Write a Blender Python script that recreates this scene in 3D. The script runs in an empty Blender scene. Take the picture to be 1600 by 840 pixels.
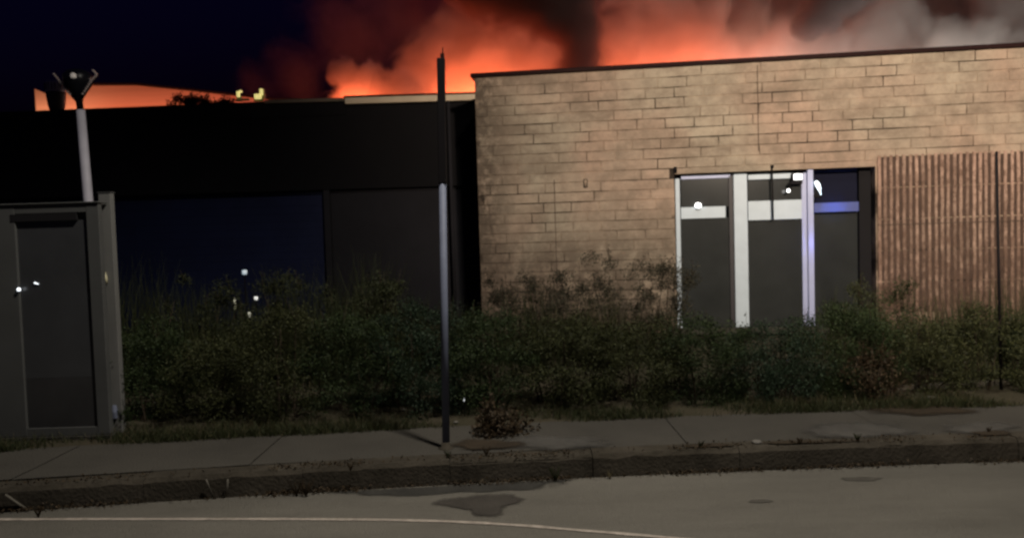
import bpy, bmesh, math, random
import numpy as np
from mathutils import Vector, Matrix, noise

random.seed(7); RNG = np.random.default_rng(7)
scene = bpy.context.scene
COL = scene.collection
R = math.radians

# ------------------------------------------------------------------ camera
F_PX, CX, CY, CAM_H = 1200.0, 800.0, 420.0, 1.6
PITCH, ROLL = 0.045, 0.03
FW = Vector((0, math.cos(PITCH), -math.sin(PITCH)))
U0 = Vector((0, math.sin(PITCH), math.cos(PITCH))); R0 = Vector((1, 0, 0))
RT = R0 * math.cos(ROLL) - U0 * math.sin(ROLL)
UP = R0 * math.sin(ROLL) + U0 * math.cos(ROLL)
CAMPOS = Vector((0, 0, CAM_H))
cam_d = bpy.data.cameras.new('camera'); cam = bpy.data.objects.new('camera', cam_d); COL.objects.link(cam)
m = Matrix((RT, UP, -FW)).transposed().to_4x4(); m.translation = CAMPOS
cam.matrix_world = m
cam_d.sensor_width = 36; cam_d.lens = 36 * F_PX / 1600
cam_d.dof.use_dof = True; cam_d.dof.focus_distance = 2.6; cam_d.dof.aperture_fstop = 4.5
cam_d.clip_start = 0.05; cam_d.clip_end = 3000
scene.camera = cam

def ray(px, py): return FW * F_PX + RT * (px - CX) + UP * (CY - py)
def at(px, py, Y):                       # point of the place seen at a pixel, at distance Y
    d = ray(px, py); return CAMPOS + d * (Y / d.y)
def ground(px, py, z=0.0):
    d = ray(px, py); return CAMPOS + d * ((z - CAM_H) / d.z)

# ------------------------------------------------------------------ world (night sky, last blue of dusk)
w = bpy.data.worlds.new('World'); scene.world = w; w.use_nodes = True
nt = w.node_tree; nt.nodes.clear()
out = nt.nodes.new('ShaderNodeOutputWorld'); bg = nt.nodes.new('ShaderNodeBackground')
sky = nt.nodes.new('ShaderNodeTexSky'); sky.sky_type = 'NISHITA'; sky.sun_disc = False
sky.sun_elevation = R(-3.0); sky.sun_rotation = R(200); sky.air_density = 1.0; sky.ozone_density = 6.0
nt.links.new(sky.outputs[0], bg.inputs[0]); nt.links.new(bg.outputs[0], out.inputs[0])
bg.inputs[1].default_value = 0.15
scene.view_settings.view_transform = 'Standard'; scene.view_settings.look = 'None'
scene.view_settings.exposure = 0.0; scene.view_settings.gamma = 1.0
scene.render.engine = 'CYCLES'
cy = scene.cycles
cy.max_bounces = 6; cy.diffuse_bounces = 2; cy.glossy_bounces = 3; cy.transmission_bounces = 5
cy.volume_bounces = 2; cy.transparent_max_bounces = 8; cy.use_denoising = True
cy.caustics_reflective = False; cy.caustics_refractive = False
cy.volume_step_rate = 1.0; cy.volume_max_steps = 128
cy.filter_width = 2.4
scene.render.resolution_x = 1024; scene.render.resolution_y = 537

def lamp(name, kind, loc, energy, color, size=0.1, target=None, spot=None, blend=0.5):
    d = bpy.data.lights.new(name, kind); d.energy = energy; d.color = color
    if kind == 'SPOT':
        d.spot_size = R(spot); d.spot_blend = blend; d.shadow_soft_size = size
    elif kind == 'POINT': d.shadow_soft_size = size
    o = bpy.data.objects.new(name, d); COL.objects.link(o); o.location = loc
    if target is not None:
        o.rotation_euler = (Vector(target) - Vector(loc)).to_track_quat('-Z', 'Y').to_euler()
    return o
# street lamps on the camera's side of the road, a flood lamp on a vehicle off to the right
lamp('street_light_glow', 'SPOT', (1.2, 3.2, 7.2), 1900, (1.0, .92, .80), .25, (.4, 3.8, 0), 138, .7)
lamp('flood_light_beam', 'SPOT', (3.4, -4.5, 5.6), 16200, (1.0, .82, .65), .25, (7.0, 10.4, 7.0), 80, 1.0)
# fire behind the buildings
FIRE = (1.0, .15, .05)

# ------------------------------------------------------------------ materials
MATS = {}
def mat(name, color, rough=.8, metal=0., spec=.3, var=0., noise_scale=6., bump=0., bump_scale=40., dark=None,
        rnd=0., emit=None, emit_s=0., coords='Object', stretch=None, alpha=None, trans=0.):
    if name in MATS: return MATS[name]
    m = bpy.data.materials.new(name); m.use_nodes = True; MATS[name] = m
    n = m.node_tree.nodes; l = m.node_tree.links; b = n['Principled BSDF']
    b.inputs['Roughness'].default_value = rough; b.inputs['Metallic'].default_value = metal
    b.inputs['Specular IOR Level'].default_value = spec
    b.inputs['Base Color'].default_value = (*color, 1)
    if trans: b.inputs['Transmission Weight'].default_value = trans
    tc = n.new('ShaderNodeTexCoord'); mp = n.new('ShaderNodeMapping')
    l.new(tc.outputs[coords], mp.inputs[0])
    if stretch: mp.inputs['Scale'].default_value = stretch
    vec = mp.outputs[0]
    if var > 0 or rnd > 0:
        nz = n.new('ShaderNodeTexNoise'); nz.inputs['Scale'].default_value = noise_scale; nz.inputs['Detail'].default_value = 6
        nz.inputs['Roughness'].default_value = .65
        l.new(vec, nz.inputs['Vector'])
        cr = n.new('ShaderNodeValToRGB'); cr.color_ramp.elements[0].position = .3; cr.color_ramp.elements[1].position = .72
        dk = dark or tuple(c * (1 - var) for c in color)
        cr.color_ramp.elements[0].color = (*dk, 1); cr.color_ramp.elements[1].color = (*color, 1)
        l.new(nz.outputs[0], cr.inputs[0]); last = cr.outputs[0]
        if rnd > 0:
            oi = n.new('ShaderNodeObjectInfo'); mr = n.new('ShaderNodeMapRange')
            mr.inputs[3].default_value = 1 - rnd; mr.inputs[4].default_value = 1 + rnd
            l.new(oi.outputs['Random'], mr.inputs[0])
            hs = n.new('ShaderNodeHueSaturation'); l.new(mr.outputs[0], hs.inputs['Value']); l.new(last, hs.inputs['Color']); last = hs.outputs[0]
        l.new(last, b.inputs['Base Color'])
    if bump > 0:
        n2 = n.new('ShaderNodeTexNoise'); n2.inputs['Scale'].default_value = bump_scale; n2.inputs['Detail'].default_value = 8
        l.new(vec, n2.inputs['Vector'])
        bp = n.new('ShaderNodeBump'); bp.inputs['Strength'].default_value = bump; bp.inputs['Distance'].default_value = .02
        l.new(n2.outputs[0], bp.inputs['Height']); l.new(bp.outputs[0], b.inputs['Normal'])
    if emit:
        b.inputs['Emission Color'].default_value = (*emit, 1); b.inputs['Emission Strength'].default_value = emit_s
    return m

def weathered(name, c_light, c_warm, c_dark, rnd, mortar=False, slat=False):
    m = bpy.data.materials.new(name); m.use_nodes = True; n = m.node_tree.nodes; l = m.node_tree.links; b = n['Principled BSDF']
    b.inputs['Roughness'].default_value = .92; b.inputs['Specular IOR Level'].default_value = .2
    g = n.new('ShaderNodeNewGeometry')
    def noise_(sc, det=6, rough=.6, st=None):
        z = n.new('ShaderNodeTexNoise'); z.inputs['Scale'].default_value = sc; z.inputs['Detail'].default_value = det; z.inputs['Roughness'].default_value = rough
        if st:
            mp = n.new('ShaderNodeMapping'); mp.inputs['Scale'].default_value = st; l.new(g.outputs['Position'], mp.inputs[0]); l.new(mp.outputs[0], z.inputs['Vector'])
        else: l.new(g.outputs['Position'], z.inputs['Vector'])
        return z.outputs[0]
    def rng(v, a, b_, lo=0., hi=1.):
        r = n.new('ShaderNodeMapRange'); r.inputs[1].default_value = a; r.inputs[2].default_value = b_; r.inputs[3].default_value = lo; r.inputs[4].default_value = hi; l.new(v, r.inputs[0]); return r.outputs[0]
    def mix(f, a, b_):
        x = n.new('ShaderNodeMix'); x.data_type = 'RGBA'; l.new(f, x.inputs[0])
        for q, k in ((a, 6), (b_, 7)):
            if isinstance(q, tuple): x.inputs[k].default_value = (*q, 1)
            else: l.new(q, x.inputs[k])
        return x.outputs[2]
    def math_(op, a, b_):
        x = n.new('ShaderNodeMath'); x.operation = op; x.use_clamp = True
        for k, q in enumerate((a, b_)):
            if isinstance(q, float): x.inputs[k].default_value = q
            else: l.new(q, x.inputs[k])
        return x.outputs[0]
    sx = n.new('ShaderNodeSeparateXYZ'); l.new(g.outputs['Position'], sx.inputs[0])
    c = mix(rng(noise_(.55, 3), .40, .60), c_light, c_warm)
    c = mix(rng(noise_(5, 8, .8), .42, .68, 0, .65), c, c_dark)
    c = mix(rng(noise_(1.3, 8, .7, (1, 1, 1.6)), .46, .64, 0, .7), c, c_dark)
    # darker blotches at the left corner of the wall and towards the foot
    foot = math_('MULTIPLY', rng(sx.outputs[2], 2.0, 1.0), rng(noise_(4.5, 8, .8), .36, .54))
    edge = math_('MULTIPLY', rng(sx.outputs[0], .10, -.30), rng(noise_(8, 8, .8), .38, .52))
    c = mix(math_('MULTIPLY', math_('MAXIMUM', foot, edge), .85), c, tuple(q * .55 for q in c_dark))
    if mortar: c = mix(rng(noise_(1.1, 4, .6, (1, 1, 1.5)), .40, .56), tuple(q * .16 for q in c_dark), c)
    if slat: c = mix(rng(noise_(14, 6, .8, (1, 1, .8)), .50, .58, 0, .75), c, c_dark)
    oi = n.new('ShaderNodeObjectInfo'); hs = n.new('ShaderNodeHueSaturation')
    l.new(rng(oi.outputs['Random'], 0, 1, 1 - rnd, 1 + rnd), hs.inputs['Value']); l.new(c, hs.inputs['Color']); l.new(hs.outputs[0], b.inputs['Base Color'])
    bp = n.new('ShaderNodeBump'); bp.inputs['Strength'].default_value = .5; bp.inputs['Distance'].default_value = .02
    l.new(noise_(45, 8, .7), bp.inputs['Height']); l.new(bp.outputs[0], b.inputs['Normal'])
    MATS[name] = m; return m
M_BRICK = weathered('buff_concrete_brick', (.33, .285, .22), (.34, .25, .19), (.16, .125, .095), .07)
M_MORTAR = weathered('dark_mortar', (.33, .27, .20), (.34, .245, .18), (.19, .145, .11), .0, mortar=True)
M_SLAT = weathered('ribbed_block', (.36, .26, .205), (.32, .215, .17), (.12, .075, .055), .20, slat=True)
M_JOINT = mat('joint_sealant', (.07, .05, .038), .95)
M_COPING = mat('maroon_metal_coping', (.016, .005, .005), .7, spec=.1, var=.3, noise_scale=2)
M_WHITE = mat('white_painted_frame', (.42, .50, .57), .45, var=.12, noise_scale=5)
M_LAV = mat('blue_lit_frame_tint', (.33, .37, .56), .4, var=.12, noise_scale=5)  # blue light falling on the right mullion is put into this tint
M_DARKFR = mat('dark_frame', (.02, .019, .024), .5, var=.2, noise_scale=5)
M_GLASS = mat('dark_window_glass', (.030, .033, .033), .12, spec=.6, var=.35, noise_scale=1.2)
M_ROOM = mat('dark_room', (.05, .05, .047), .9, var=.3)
M_ASPHALT = mat('worn_asphalt', (.190, .178, .152), .92, var=.38, noise_scale=1.0, stretch=(.45, 1.6, 1), bump=.9, bump_scale=140)
M_GUTTER = mat('damp_gutter_asphalt', (.050, .047, .042), .8, var=.45, noise_scale=2.2, bump=.6, bump_scale=70)
M_SIDE = mat('footpath_concrete', (.064, .059, .050), .93, var=.32, noise_scale=1.7, bump=.6, bump_scale=60)
M_KERB = mat('grimy_kerb_concrete', (.062, .053, .040), .93, var=.6, noise_scale=3.2, dark=(.022, .018, .012), rnd=.12, bump=.4, bump_scale=50)
M_DIRT = mat('bare_earth', (.055, .045, .030), .98, var=.45, noise_scale=2.2, dark=(.028, .026, .012), bump=.9, bump_scale=25)
M_PAINT = mat('worn_road_paint', (.42, .37, .32), .8, var=.45, noise_scale=14, dark=(.20, .175, .15))
M_GALV = mat('galvanised_steel', (.15, .17, .24), .6, metal=.0, spec=.3, var=.25, noise_scale=9)
M_DPOST = mat('dark_post_paint', (.006, .005, .006), .7, spec=.1)
M_BOOTH = mat('grey_booth_paint', (.072, .074, .073), .6, var=.18, noise_scale=3)
M_BOOTHD = mat('booth_pane_dark_part', (.04, .04, .042), .25, spec=.5, var=.4, noise_scale=1.4)
M_BLACK = mat('black_cladding', (.006, .0055, .007), .9, var=.3, noise_scale=2)
M_NAVY = mat('navy_roller_door', (.012, .018, .065), .6, spec=.3, var=.3, noise_scale=1.5)
M_GREYW = mat('dark_grey_render', (.024, .023, .028), .92, var=.3, noise_scale=1.3, bump=.3)
M_CREAM = mat('cream_fascia', (.80, .66, .48), .7, var=.25, noise_scale=3)
M_TANL = mat('dull_fascia', (.20, .16, .12), .8, var=.3, noise_scale=3)
M_FARW = mat('pale_far_cladding', (.60, .50, .42), .7, var=.35, noise_scale=.35, stretch=(.15, .15, 3.0))

# ------------------------------------------------------------------ mesh helpers
class MB:
    def __init__(s): s.v = []; s.f = []
    def add(s, vs, fs):
        k = len(s.v); s.v += [tuple(v) for v in vs]; s.f += [tuple(i + k for i in f) for f in fs]; return s
    def box(s, x0, x1, y0, y1, z0, z1):
        vs = [(x, y, z) for z in (z0, z1) for y in (y0, y1) for x in (x0, x1)]
        return s.add(vs, [(0, 2, 3, 1), (4, 5, 7, 6), (0, 1, 5, 4), (2, 6, 7, 3), (0, 4, 6, 2), (1, 3, 7, 5)])
    def tube(s, pts, rads, n=10, caps=True):
        pts = [Vector(p) for p in pts]; vs = []; fs = []
        for i, p in enumerate(pts):
            d = (pts[min(i + 1, len(pts) - 1)] - pts[max(i - 1, 0)]).normalized()
            a = d.orthogonal().normalized() if abs(d.z) < .95 else Vector((1, 0, 0)); a = (a - d * a.dot(d)).normalized(); b = d.cross(a)
            for k in range(n):
                t = 2 * math.pi * k / n; vs.append(p + (a * math.cos(t) + b * math.sin(t)) * rads[i])
        for i in range(len(pts) - 1):
            for k in range(n):
                fs.append((i * n + k, i * n + (k + 1) % n, (i + 1) * n + (k + 1) % n, (i + 1) * n + k))
        if caps: fs += [tuple(range(n - 1, -1, -1)), tuple((len(pts) - 1) * n + k for k in range(n))]
        return s.add(vs, fs)
    def lathe(s, c, prof, n=20):
        c = Vector(c); vs = []; fs = []
        for r, z in prof:
            for k in range(n):
                t = 2 * math.pi * k / n; vs.append(c + Vector((r * math.cos(t), r * math.sin(t), z)))
        for i in range(len(prof) - 1):
            for k in range(n): fs.append((i * n + k, i * n + (k + 1) % n, (i + 1) * n + (k + 1) % n, (i + 1) * n + k))
        fs += [tuple(range(n - 1, -1, -1)), tuple((len(prof) - 1) * n + k for k in range(n))]
        return s.add(vs, fs)
    def build(s, name, material, parent=None, smooth=False, bevel=0.):
        me = bpy.data.meshes.new(name); me.from_pydata(s.v, [], s.f); me.update()
        if material: me.materials.append(material)
        if smooth:
            for p in me.polygons: p.use_smooth = len(p.vertices) < 7
        o = bpy.data.objects.new(name, me); COL.objects.link(o)
        if parent: o.parent = parent
        if bevel:
            b = o.modifiers.new('b', 'BEVEL'); b.width = bevel; b.segments = 2
        return o

def tag(o, label=None, cat=None, group=None, kind=None):
    if label: o['label'] = label
    if cat: o['category'] = cat
    if group: o['group'] = group
    if kind: o['kind'] = kind
    return o
def empty(name, loc, label, cat, group=None, rz=0.):
    o = bpy.data.objects.new(name, None); COL.objects.link(o); o.location = loc; o.rotation_euler = (0, 0, rz)
    o.empty_display_size = .2
    return tag(o, label, cat, group)

# ------------------------------------------------------------------ ground, road, kerb, footpath
def kerb_y(x): return 4.92 + .062 * x - .010 * x * x + (.0 if abs(x) < 4 else .0)
def kerb_y_safe(x):
    if x < -4: return kerb_y(-4) + (x + 4) * .142
    if x > 3.5: return kerb_y(3.5) + (x - 3.5) * (-.008)
    return kerb_y(x)
KY = kerb_y_safe
KH = .15
def strip(name, material, f0, f1, z, x0, x1, n, rough=0., kind='structure', zf=None):
    vs, fs = [], []
    m_ = 8
    for i in range(n + 1):
        x = x0 + (x1 - x0) * i / n
        for j in range(m_ + 1):
            y = f0(x) + (f1(x) - f0(x)) * j / m_
            zz = z + (rough * noise.noise(Vector((x * 1.3, y * 2.0, 3.1))) if 0 < j < m_ else 0)
            vs.append((x, y, zz))
    for i in range(n):
        for j in range(m_): a = i * (m_ + 1) + j; fs.append((a, a + m_ + 1, a + m_ + 2, a + 1))
    o = MB().add(vs, fs).build(name, material, smooth=True); return tag(o, kind=kind)
# base terrain out to the horizon
tag(MB().add([(-600, -600, -.02), (600, -600, -.02), (600, 900, -.02), (-600, 900, -.02)], [(0, 1, 2, 3)]).build('ground', M_DIRT), kind='structure')
strip('road', M_ASPHALT, lambda x: -14, KY, .0, -60, 60, 240)
# rough-edged damp strip in the gutter and the dark patch at the drain
def blob_sheet(name, color, pts, z, kind='structure', soft=.5):
    vs = [(p.x, p.y, z) for p in pts]; n = len(pts); c = sum((Vector(v) for v in vs), Vector()) / n
    rings = [1.0, .85, .65, .35]; allv = []
    for t in rings: allv += [tuple(c.lerp(Vector(v), t)) for v in vs]
    allv.append(tuple(c)); fs = []
    for k in range(3):
        for i in range(n): fs.append((k * n + i, k * n + (i + 1) % n, (k + 1) * n + (i + 1) % n, (k + 1) * n + i))
    fs += [(3 * n + i, 3 * n + (i + 1) % n, 4 * n) for i in range(n)]
    m = mat(name + '_surface', color, .85, var=.45, noise_scale=5, bump=.7, bump_scale=80).copy()
    nn = m.node_tree.nodes; l = m.node_tree.links; b = nn['Principled BSDF']
    at_ = nn.new('ShaderNodeAttribute'); at_.attribute_name = 'inner'; nz = nn.new('ShaderNodeTexNoise'); nz.inputs['Scale'].default_value = 9; nz.inputs['Detail'].default_value = 6
    g = nn.new('ShaderNodeNewGeometry'); l.new(g.outputs['Position'], nz.inputs['Vector'])
    a = nn.new('ShaderNodeMath'); a.operation = 'ADD'; l.new(at_.outputs['Fac'], a.inputs[0]); l.new(nz.outputs[0], a.inputs[1])
    r = nn.new('ShaderNodeMapRange'); r.inputs[1].default_value = .62; r.inputs[2].default_value = .62 + soft; l.new(a.outputs[0], r.inputs[0]); l.new(r.outputs[0], b.inputs['Alpha'])
    o = MB().add(allv, fs).build(name, m)
    at2 = o.data.attributes.new('inner', 'FLOAT', 'POINT')
    for i in range(len(allv)): at2.data[i].value = (0, .3, .7, 1.0, 1.0)[i // n]
    return tag(o, kind=kind)
gp = []
for i in range(60):
    x = -1.3 + 1.75 * i / 59; gp.append(Vector((x, KY(x) - .012, 0)))
for i in range(60):
    x = .45 - 1.75 * i / 59; e = min(1, (i / 59) / .12, (1 - i / 59) / .25)
    gp.append(Vector((x, KY(x) - .02 - e * (.17 + .04 * noise.noise(Vector((x * 4, 0, 5)))), 0)))
blob_sheet('damp_gutter', (.045, .043, .038), gp, .003)
outl = [(668, 787), (690, 778), (720, 774), (745, 771), (780, 770), (810, 772), (832, 778), (818, 786), (795, 790), (790, 797), (792, 806), (775, 811), (750, 811), (738, 807), (732, 799), (715, 796), (690, 794)]
pts = []
for i in range(len(outl)):
    a, b = outl[i], outl[(i + 1) % len(outl)]
    for k in range(4):
        t = k / 4; pts.append(ground(a[0] + (b[0] - a[0]) * t + random.uniform(-2, 2), a[1] + (b[1] - a[1]) * t + random.uniform(-.9, .9)))
blob_sheet('road_patch', (.062, .055, .047), pts, .006)
def stain(name, cx_, cy_, rx, ry, z, col_, seed, gz=0., soft=.5):
    pp_ = []
    for k in range(28):
        t = 2 * math.pi * k / 28; q_ = 1 + .35 * noise.noise(Vector((math.cos(t) * 1.6, math.sin(t) * 1.6, seed)))
        pp_.append(ground(cx_ + rx * q_ * math.cos(t), cy_ - ry * q_ * math.sin(t), gz))
    for p_ in pp_:
        p_.z = 0
        if gz > 0: p_.y = max(p_.y, KY(p_.x) + .035)
    return blob_sheet(name, col_, pp_, z, soft=soft)
stain('road_crack_patch', 1345, 748, 38, 3.5, .003, (.085, .078, .066), 3)
stain('road_crack_patch', 1188, 783, 24, 3.0, .003, (.095, .085, .072), 5)
# worn white line, swinging towards the camera on the right
lp = [(-400, 813), (-200, 812), (0, 811.5), (150, 811), (300, 811), (450, 811), (600, 812), (700, 814.5), (760, 817.5), (830, 822), (900, 828), (1000, 836), (1100, 845), (1300, 864)]
vs = []
for i in range(len(lp) - 1):
    for k in range(6):
        t = k / 6; p = ground(lp[i][0] * (1 - t) + lp[i + 1][0] * t, lp[i][1] * (1 - t) + lp[i + 1][1] * t)
        wdt = .017 + .005 * noise.noise(Vector((p.x * 6, 0, 0)))
        vs += [(p.x, p.y - wdt, .004), (p.x, p.y + wdt, .004)]
n = len(vs) // 2
tag(MB().add(vs, [(2 * i, 2 * i + 2, 2 * i + 3, 2 * i + 1) for i in range(n - 1)]).build('road_line', M_PAINT), kind='structure')
# kerb stones
kerb = tag(strip('kerb', M_KERB, lambda x: KY(x) + .02, lambda x: KY(x) + .17, KH - .02, -14, 14, 60), kind='structure')
xk = -8.0; i = 0
while xk < 8:
    L = .93 if i % 3 else .97
    a, b = xk + .002, xk + L - .002
    n = 14; vs = []; fs = []
    dz = random.uniform(-.006, .006); dy = random.uniform(-.008, .008)
    for k in range(n + 1):
        x = a + (b - a) * k / n; y = KY(x) + dy + .006 * noise.noise(Vector((x * 5, 1, 0)))
        vs += [(x, y, -.05), (x, y + .008, KH - .026 + dz + .018 * noise.noise(Vector((x * 7, 4, 0)))), (x, y + .030 + .014 * noise.noise(Vector((x * 11, 9, 0))), KH + dz), (x, y + .16, KH + dz + .002), (x, y + .16, -.05)]
    for k in range(n):
        for j in range(4): q = k * 5 + j; fs.append((q, q + 5, q + 6, q + 1))
    fs += [(0, 1, 2, 3, 4), tuple(n * 5 + j for j in (4, 3, 2, 1, 0))]
    MB().add(vs, fs).build('kerb_stone', M_KERB, kerb)
    xk += L; i += 1
def back_y(x): return KY(x) + .92 + .05 * noise.noise(Vector((x * 1.1, 7, 0))) + .03 * noise.noise(Vector((x * 5, 7, 0)))
# footpath: slabs with joints
path = strip('footpath', mat('footpath_joint', (.052, .047, .039), .95), lambda x: KY(x) + .158, lambda x: back_y(x) - .02, KH - .012, -20, 20, 120)
xs = -9.0; 
while xs < 9.0:
    L = 1.45; n = 10; vs = []; fs = []
    a, b = xs + .003, xs + L - .003; tl = random.uniform(-.003, .003)
    for k in range(n + 1):
        x = a + (b - a) * k / n; y0 = KY(x) + .168; y1 = back_y(x)
        for j in range(9):
            y = y0 + (y1 - y0) * j / 8
            vs.append((x, y, KH + tl * (k / n) + .004 * noise.noise(Vector((x * 2, y * 3, 0)))))
        vs.append((x, y1, KH - .05))
    for k in range(n):
        for j in range(9): q = k * 10 + j; fs.append((q, q + 10, q + 11, q + 1))
    # sides
    MB().add(vs, fs).build('slab', M_SIDE, path, smooth=False)
    xs += L
PZ = KH + .009
stain('cement_smear', 860, 690, 110, 12, PZ, (.085, .08, .072), 21, PZ, .7)
stain('cement_smear', 1330, 672, 110, 14, PZ, (.082, .078, .070), 22, PZ, .7)
stain('cement_smear', 1530, 668, 70, 10, PZ, (.09, .083, .072), 23, PZ, .7)
stain('dirt_smear', 760, 694, 60, 10, PZ + .002, (.042, .030, .018), 24, PZ, .6)
stain('dirt_smear', 1290, 692, 110, 4, PZ + .002, (.03, .027, .012), 25, PZ, .5)
stain('dirt_smear', 1115, 697, 45, 5, PZ + .002, (.025, .018, .012), 26, PZ, .5)
stain('dirt_smear', 1550, 676, 40, 4, PZ + .002, (.022, .018, .013), 27, PZ, .5)
stain('dirt_smear', 1440, 640, 90, 10, PZ + .002, (.075, .06, .045), 29, PZ, .7)
strip('verge', M_DIRT, lambda x: back_y(x) - .03, lambda x: 10.0 + .02 * x, KH - .006, -30, 30, 300, rough=.02)
strip('yard', M_DIRT, lambda x: 9.9 + .02 * x, lambda x: 60, KH - .03, -80, 80, 40)

# ------------------------------------------------------------------ the block building
A = Vector((-.45, 10.99)); B = Vector((6.74, 10.1)); WDIR = (B - A).normalized(); WANG = math.atan2(WDIR.y, WDIR.x)
WTOP = 3.825
def wl(px, py, off=0.):            # wall-local (u, z) of a pixel on the plane 'off' metres behind the face
    nrm = Vector((-WDIR.y, WDIR.x)); d = ray(px, py); o = A + nrm * off
    t = ((o.x - CAMPOS.x) * nrm.x + (o.y - CAMPOS.y) * nrm.y) / (d.x * nrm.x + d.y * nrm.y)
    p = CAMPOS + d * t; return ((p.x - A.x) * WDIR.x + (p.y - A.y) * WDIR.y, p.z)
bld = empty('brick_building', (A.x, A.y, KH), 'flat-roofed building of pale buff blocks with maroon coping and white entrance', 'building', rz=WANG)
Z0 = KH                             # local z = world z - Z0
dl, dr = wl(1056, 400)[0], wl(1369, 400)[0]
dtop = wl(1200, 266)[1] - Z0
sl0, slz = dr + .02, wl(1450, 240)[1] - Z0
WL = 11.0; H = WTOP - Z0
wall = MB()
wall.box(0, dl, 0, .25, 0, H).box(dr, WL, 0, .25, 0, H).box(dl, dr, 0, .25, dtop, H)
wall.box(0, .25, .25, 9, 0, H).box(.25, WL, 8.8, 9, 0, H).box(WL - .25, WL, .25, 8.8, 0, H)
wall = wall.build('wall', M_MORTAR, bld)
MB().box(.25, WL - .25, .25, 8.8, H - .3, H - .15).build('roof', M_BLACK, bld)
MB().box(-.05, WL + .05, -.06, .30, H, H + .055).box(-.05, .30, .30, 9.05, H, H + .055).build('coping', M_COPING, bld, bevel=.006)
# bricks
BH, BW, J = .1385, .39, .009
def brick_mesh(L, seed, hh=BH - J):
    rnd = random.Random(seed); xs_ = [0, L * .34, L * .67, L]; vs = []; fs = []
    for i, x in enumerate(xs_):
        e = .004 if i in (0, 3) else 0
        for z in (0, hh):
            vs.append((x + (e if i == 0 else -e if i == 3 else 0) * .3 , 0.0, z)); 
    bm = bmesh.new()
    g = {}
    for i, x in enumerate(xs_):
        for j, z in enumerate((0, hh * .5, hh)):
            rim = i in (0, 3) or j in (0, 2)
            xx = min(max(x, .003), L - .003) + rnd.uniform(-.003, .003) * (1 if rim else 0)
            zz = min(max(z, .003), hh - .003) + rnd.uniform(-.0025, .0025)
            g[i, j] = bm.verts.new((xx, -.011 + (.003 if rim else rnd.uniform(-.002, .001)), zz))
    for i in range(3):
        for j in range(2): bm.faces.new((g[i, j], g[i + 1, j], g[i + 1, j + 1], g[i, j + 1]))
    ring = [(0, 0), (1, 0), (2, 0), (3, 0), (3, 1), (3, 2), (2, 2), (1, 2), (0, 2), (0, 1)]
    bk = [bm.verts.new((0 if i == 0 else L if i == 3 else xs_[i], .004, 0 if j == 0 else hh if j == 2 else hh * .5)) for i, j in ring]
    for k in range(10):
        bm.faces.new((g[ring[k]], bk[k], bk[(k + 1) % 10], g[ring[(k + 1) % 10]]))
    me = bpy.data.meshes.new('brick'); bm.to_mesh(me); bm.free(); me.materials.append(M_BRICK); return me
FULL = [brick_mesh(BW - J, s) for s in range(7)]
HALF = [brick_mesh(BW * .5 - J, 20 + s) for s in range(3)]
cells = []
nrow = int(H / BH) + 1
for r in range(nrow):
    zt = H - r * BH; zb = zt - BH
    if zb < -.05: break
    off = (-.5 * BW if r % 2 else 0) + (.08 if r in (5, 12, 19) else 0)
    u = off + random.uniform(-.05, .05)
    while u < 8.6:
        a, b = max(u, .0), min(u + BW, 8.6)
        inopen = (b > dl + .0 and a < dr and zb < dtop - .02)
        inslat = (b > dr + .02 and zb < slz - .10)
        if inopen:
            if a < dl: b = dl
            elif b > dr and not inslat: a = dr
            else: u += BW; continue
        if inslat and a >= dr - .05: u += BW; continue
        if b - a > .07:
            if cells and cells[-1][2] == zb and abs(cells[-1][1] - a) < .001 and abs(b - a - BW) < .004 and abs(cells[-1][1] - cells[-1][0] - BW) < .004 and random.random() < .28:
                cells[-1] = (cells[-1][0], b, zb)
            else: cells.append((a, b, zb))
        u += BW
def vis(c):                          # how large and how visible: above the hedge first
    return (c[1] - c[0]) * (1 if c[2] > .62 and c[0] < 7.2 else .1)
cells.sort(key=lambda c: -vis(c))
loose = MB(); inst = bpy.data.meshes
cache = {}
for k, (a, b, zb) in enumerate(cells):
    L = b - a
    if abs(L - BW) < .004: me = random.choice(FULL)
    elif abs(L - BW / 2) < .004: me = random.choice(HALF)
    else:
        key = round(L, 3)
        if key not in cache: cache[key] = brick_mesh(L - J, int(key * 1000))
        me = cache[key]
    yj = random.uniform(-.004, .003)
    if k < 298:
        o = bpy.data.objects.new('brick', me); COL.objects.link(o); o.parent = wall
        o.location = (a + J / 2, yj, zb + J / 2 + random.uniform(-.0015, .0015)); o.rotation_euler = (0, random.uniform(-.003, .003), 0)
    else:
        loose.add([(v.co.x + a + J / 2, v.co.y + yj, v.co.z + zb + J / 2) for v in me.vertices], [tuple(p.vertices) for p in me.polygons])
tag(loose.build('brickwork', M_BRICK, wall), kind='stuff')
# chipped darker corner stones at the left edge of the wall
# ribbed panel
mid = wl(1557, 400)[0]
u = sl0; ns = 0
slat_meshes = []
for s in range(5):
    rnd = random.Random(50 + s); mb = MB(); nz = 24; hh = slz
    wd = .043 + .005 * rnd.random(); vs = []; fs = []
    for k in range(nz + 1):
        z = hh * k / nz; j1 = rnd.uniform(-.004, .004); j2 = rnd.uniform(-.004, .004); d = -.019 + rnd.uniform(-.004, .006)
        vs += [(0 + j1 * .3, 0, z), (.005 + j1, d, z), (wd - .005 + j2, d, z), (wd + j2 * .3, 0, z)]
    for k in range(nz):
        for j in range(3): q = 4 * k + j; fs.append((q, q + 1, q + 5, q + 4))
    fs += [(nz * 4, nz * 4 + 1, nz * 4 + 2, nz * 4 + 3)]
    me = bpy.data.meshes.new('slat'); me.from_pydata(vs, [], fs); me.update(); me.materials.append(M_SLAT); slat_meshes.append(me)
while u < 8.6:
    o = bpy.data.objects.new('slat', random.choice(slat_meshes)); COL.objects.link(o); o.parent = wall
    o.location = (u, -.001, -.004 * random.random()); ns += 1
    u += .079 + random.uniform(-.006, .006)
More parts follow.
